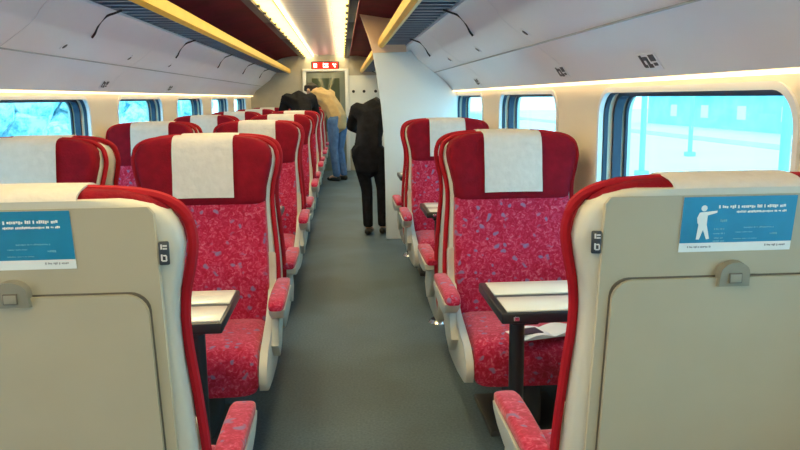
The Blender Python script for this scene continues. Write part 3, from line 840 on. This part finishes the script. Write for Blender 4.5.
def person(name, loc, rz, lean_f, head_f, arms, legs, mats, label, stature=1.0, coat_len=0.0):
    """figure faces local -Y; lean_f bends the trunk forward at the hips (radians), head_f the head further"""
    t = empty(name, loc, rz, label=label, category='person')
    S = stature
    hip = Vector((0, 0, 0.90 * S))
    def up(d, a=lean_f, w=0.0, base=hip): return base + Vector((w, -math.sin(a) * d * S, math.cos(a) * d * S))
    waist = up(0.16, lean_f * 0.7); chest = up(0.36, lean_f); neckb = up(0.50, lean_f * 1.05)
    hd = Vector((0, -math.sin(lean_f + head_f), math.cos(lean_f + head_f)))
    neck = neckb + hd * 0.07 * S; skull = neck + hd * 0.13 * S; crown = skull + hd * 0.07 * S
    fwd = Vector((0, -math.cos(lean_f + head_f), -math.sin(lean_f + head_f)))
    # body
    nd = [(hip, (0.13 * S, 0.10 * S)), (waist, (0.12 * S, 0.09 * S)), (chest, (0.15 * S, 0.10 * S)), (neckb, (0.075 * S, 0.065 * S)), (neck, 0.052 * S), (skull + fwd * 0.015, (0.078 * S, 0.092 * S)), (crown, (0.062 * S, 0.075 * S))]
    ed = [(0, 1), (1, 2), (2, 3), (3, 4), (4, 5), (5, 6)]
    nose = skull + fwd * 0.105 * S - hd * 0.02
    chain(nd, ed, 5, [(nose, 0.014 * S)])
    for sx in (-1, 1): chain(nd, ed, 5, [(skull + Vector((sx * 0.085 * S, 0, 0)), 0.016 * S)])
    hands = []; armp = []
    for sx, (el, wr) in zip((-1, 1), arms):
        sh = neckb + Vector((sx * 0.17 * S, 0, 0)) - (neckb - chest) * 0.25
        el = Vector(el) * S; wr = Vector(wr) * S
        d = (wr - el).normalized()
        chain(nd, ed, 2, [(sh, 0.058 * S), (el, 0.042 * S), (wr, 0.028 * S), (wr + d * 0.05 * S, (0.034 * S, 0.018 * S))])
        palm = len(nd) - 1; side = d.cross(Vector((0, 0, 1))); side = side.normalized() if side.length > .1 else Vector((1, 0, 0))
        curl = Vector((0, 0, -1)) if abs(d.z) < 0.8 else Vector((0, -1, 0))
        for f, (o_, L_) in enumerate(((-0.028, 0.060), (-0.010, 0.070), (0.009, 0.066), (0.027, 0.052))):
            b0 = wr + d * 0.08 * S + side * o_ * S
            chain(nd, ed, palm, [(b0, 0.0095 * S), (b0 + d * L_ * 0.55 * S + curl * 0.008, 0.0085 * S), (b0 + d * L_ * 0.9 * S + curl * 0.028, 0.0075 * S)])
        chain(nd, ed, palm, [(wr + d * 0.055 * S - side * 0.045 * S + curl * 0.01, 0.010 * S), (wr + d * 0.09 * S - side * 0.055 * S + curl * 0.02, 0.0085 * S)])
        armp.append((sh, el, wr))
    legp = []
    for sx, (kn, an) in zip((-1, 1), legs):
        kn = Vector(kn) * S; an = Vector(an); 
        hj = hip + Vector((sx * 0.095 * S, 0, -0.05 * S))
        chain(nd, ed, 0, [(hj, 0.088 * S), (kn, 0.056 * S), (an, 0.038 * S), (an + Vector((0, -0.12 * S, -0.045)), (0.036 * S, 0.026 * S))])
        legp.append((hj, kn, an))
    skin_mesh('body', nd, ed, mats['skin'], t, vox=0.007)
    # jacket
    g = 0.022 * S
    hem = hip + Vector((0, 0, -0.04 - coat_len))
    nd = [(chest, (0.175 * S, 0.125 * S)), (waist, (0.155 * S, 0.118 * S)), (hip, (0.17 * S, 0.13 * S)), (hem, (0.175 * S, 0.135 * S)), (neckb, (0.11 * S, 0.085 * S)), (neck - hd * 0.02, 0.066 * S)]
    ed = [(0, 1), (1, 2), (2, 3), (0, 4), (4, 5)]
    for sh, el, wr in armp:
        chain(nd, ed, 0, [(sh, 0.078 * S), (el, 0.060 * S), (wr - (wr - el) * 0.04, 0.044 * S)])
    skin_mesh('jacket', nd, ed, mats['jacket'], t)
    nd = [(hip + Vector((0, 0, 0.02)), (0.145 * S, 0.115 * S))]; ed = []
    for hj, kn, an in legp:
        chain(nd, ed, 0, [(hj, 0.105 * S), (kn, 0.072 * S), (an + Vector((0, 0, 0.03)), 0.062 * S)])
    skin_mesh('trousers', nd, ed, mats['trousers'], t)
    for hj, kn, an in legp:
        nd = [(an + Vector((0, 0.035 * S, 0.04 - an.z)), 0.040 * S), (an + Vector((0, -0.03 * S, 0.042 - an.z)), 0.042 * S), (an + Vector((0, -0.11 * S, 0.036 - an.z)), 0.036 * S), (an + Vector((0, -0.17 * S, 0.032 - an.z)), 0.030 * S)]
        skin_mesh('shoe', nd, [(0, 1), (1, 2), (2, 3)], 'shoe', t)
    # hair cap
    nd = [(skull - fwd * 0.022 + hd * 0.012, (0.094 * S, 0.098 * S)), (crown - fwd * 0.012, (0.080 * S, 0.086 * S)), (skull - fwd * 0.055 - hd * 0.06, (0.07 * S, 0.05 * S))]
    skin_mesh('hair', nd, [(0, 1), (0, 2)], 'hair', t, vox=0.009)
    return t
DEF = dict(skin='skin', jacket='black_cloth', trousers='black_cloth')
# the one in black by the partition, back to the viewer, head bowed (faces +Y: turned half round)
person('person', (0.255, 7.62, 0), math.pi - 0.25, 0.50, 1.15, [((-0.25, -0.28, 1.12), (-0.22, -0.50, 1.02)), ((0.25, -0.28, 1.12), (0.20, -0.52, 1.05))],
       [((-0.13, -0.05, 0.48), (-0.14, 0.02, 0.09)), ((0.03, -0.02, 0.48), (0.0, 0.08, 0.09))], DEF, 'person in black coat and trousers stooping beside the white partition, back to the viewer', 0.97, 0.14)
# the one in a tan jacket, bending to the left over the seats
person('person', (-0.08, 12.76, 0), -math.pi / 2 - 0.75, 0.66, 0.7, [((-0.18, -0.52, 0.88), (-0.16, -0.72, 0.80)), ((0.18, -0.52, 0.86), (0.16, -0.72, 0.80))],
       [((-0.09, -0.06, 0.46), (-0.10, 0.02, 0.09)), ((0.10, 0.0, 0.46), (0.12, 0.06, 0.09))], dict(skin='skin', jacket='tan_cloth', trousers='denim'),
       'person in tan jacket and blue jeans bending towards the left seats at the far end', 1.15, 0.05)
# the one in black among the left seats, bent over
person('person', (-0.54, 10.66, 0), math.pi + 0.25, 0.55, 1.25, [((-0.25, -0.30, 1.02), (-0.20, -0.50, 0.92)), ((0.25, -0.30, 1.02), (0.20, -0.50, 0.92))],
       [((-0.09, -0.03, 0.46), (-0.10, 0.03, 0.09)), ((0.10, 0.0, 0.46), (0.11, 0.05, 0.09))], DEF, 'person in dark coat leaning among the far left seats, dark back above the headrests', 1.07, 0.1)

# ------------------------------------------------------------------ outside
bm = B(); box(bm, (0, 20, -0.9), (160, 160, 0.2)); st('ground_trackbed', bm, 'track', False)
bm = B(); box(bm, (7.3, 18, -0.55), (11.4, 70, 0.5)); st('ground_platform', bm, 'snow', False)
bm = B(); box(bm, (40, 30, -0.75), (46, 150, 0.3)); st('ground_far_platform', bm, 'snow', False)
def house(y0, y1, x, h, lab):
    t = empty('station_building', (x, (y0 + y1) / 2, -0.8), label=lab, category='building', group='buildings outside')
    hy = (y1 - y0) / 2
    bm = B(); box(bm, (0, 0, h / 2), (5, 2 * hy, h)); obj('walls', bm, 'farwall', t, False)
    bm = B(); prism(bm, [(-2.9, h), (2.9, h), (0, h + 0.8)], 'y', -hy - 0.3, hy + 0.3); obj('roof', bm, 'snow', t, False)
    y = -hy + 0.8
    while y < hy - 0.8:
        bm = B(); box(bm, (-2.51, y, h * 0.55), (0.04, 0.9, h * 0.35)); obj('window', bm, 'frame', t, False); y += 4.2
house(26, 52, 24, 2.1, 'low blue building far across the platform, seen through the right windows')
for i, (x, y, h) in enumerate([(6.2, 15.2, 4.5), (9.5, 20, 4.5), (12, 33, 5), (5.5, 9.0, 4.0)]):
    t = empty('platform_post', (x, y, -0.3), label='pale blue post standing on the platform, number %s outwards from the train' % ORD[i], category='post', group='platform posts')
    bm = B(); tube(bm, [(0, 0, 0), (0, 0, h)], 0.06, 10); box(bm, (0, 0, 0.06), (0.24, 0.24, 0.12), 0.02); obj('post', bm, 'postm', t)
    bm = B(); box(bm, (0, 0, h), (1.2, 0.14, 0.10), 0.02); obj('arm', bm, 'postm', t)
# frosted bushes beyond the left windows
rg = random.Random(11)
def bush_mesh(seed):
    bm = B(); r_ = random.Random(seed)
    for i in range(26):
        a = r_.uniform(0, 2 * math.pi); rr = r_.uniform(0, 1.2); z = r_.uniform(0.3, 2.6); s = r_.uniform(0.28, 0.6)
        q = bmesh.ops.create_icosphere(bm, subdivisions=2, radius=s)
        for v_ in q['verts']:
            v_.co *= r_.uniform(0.8, 1.25); v_.co += Vector((rr * math.cos(a), rr * math.sin(a), z))
    return bm
bt = []
for k in range(3):
    o = obj('frosted_bush', bush_mesh(k), 'frost', None); bt.append(o)
for i in range(14):
    o = bt[i] if i < 3 else bt[i % 3].copy()
    if i >= 3: COL.objects.link(o)
    o.location = (-6.8 - (i % 2) * 4.7, 5 + i * 2.45, -0.85); o.rotation_euler = (0, 0, rg.uniform(0, 6)); o.scale = (1.1, 1.1, rg.uniform(0.9, 1.2))
    o['label'] = 'pale blue frosted bush outside the left windows'; o['category'] = 'bush'; o['group'] = 'bushes outside the left windows'

# ------------------------------------------------------------------ world, lights, camera
w = bpy.data.worlds.new('overcast_sky'); SC.world = w; w.use_nodes = True
nt = w.node_tree; bg = nt.nodes['Background']
tc = N(nt, 'ShaderNodeTexCoord'); sp = N(nt, 'ShaderNodeSeparateXYZ'); nt.links.new(tc.outputs['Generated'], sp.inputs['Vector'])
nt.links.new(ramp(nt, sp.outputs['Z'], [(0.0, (0.80, 0.93, 1.0)), (0.5, (0.72, 0.88, 1.0)), (1.0, (0.62, 0.80, 1.0))]), bg.inputs['Color'])
bg.inputs['Strength'].default_value = 3.0

F = 750.0
d = Vector((-58, 127, -750)).normalized()
u = Vector((-0.0110, 1, 0)); u.z = (d.x * u.x + d.y * u.y) / -d.z; u.normalize()
r = d.cross(u).normalized()
mt = Matrix((r, d, u)).to_4x4()       # rows: world axes in camera coordinates
cam = bpy.data.cameras.new('camera'); co = bpy.data.objects.new('camera', cam); COL.objects.link(co)
mt.translation = Vector((0, 0, EYE)); co.matrix_world = mt
cam.sensor_width = 36; cam.lens = 36 * F / 800; cam.clip_start = 0.05; cam.clip_end = 300
SC.camera = co
SC.view_settings.view_transform = 'Standard'; SC.view_settings.look = 'None'
SC.view_settings.exposure = 0.55; SC.view_settings.gamma = 1; SC.view_settings.use_curve_mapping = False
SC.cycles.use_denoising = True
SC.cycles.max_bounces = 8; SC.cycles.transparent_max_bounces = 12
SC.cycles.sample_clamp_indirect = 6
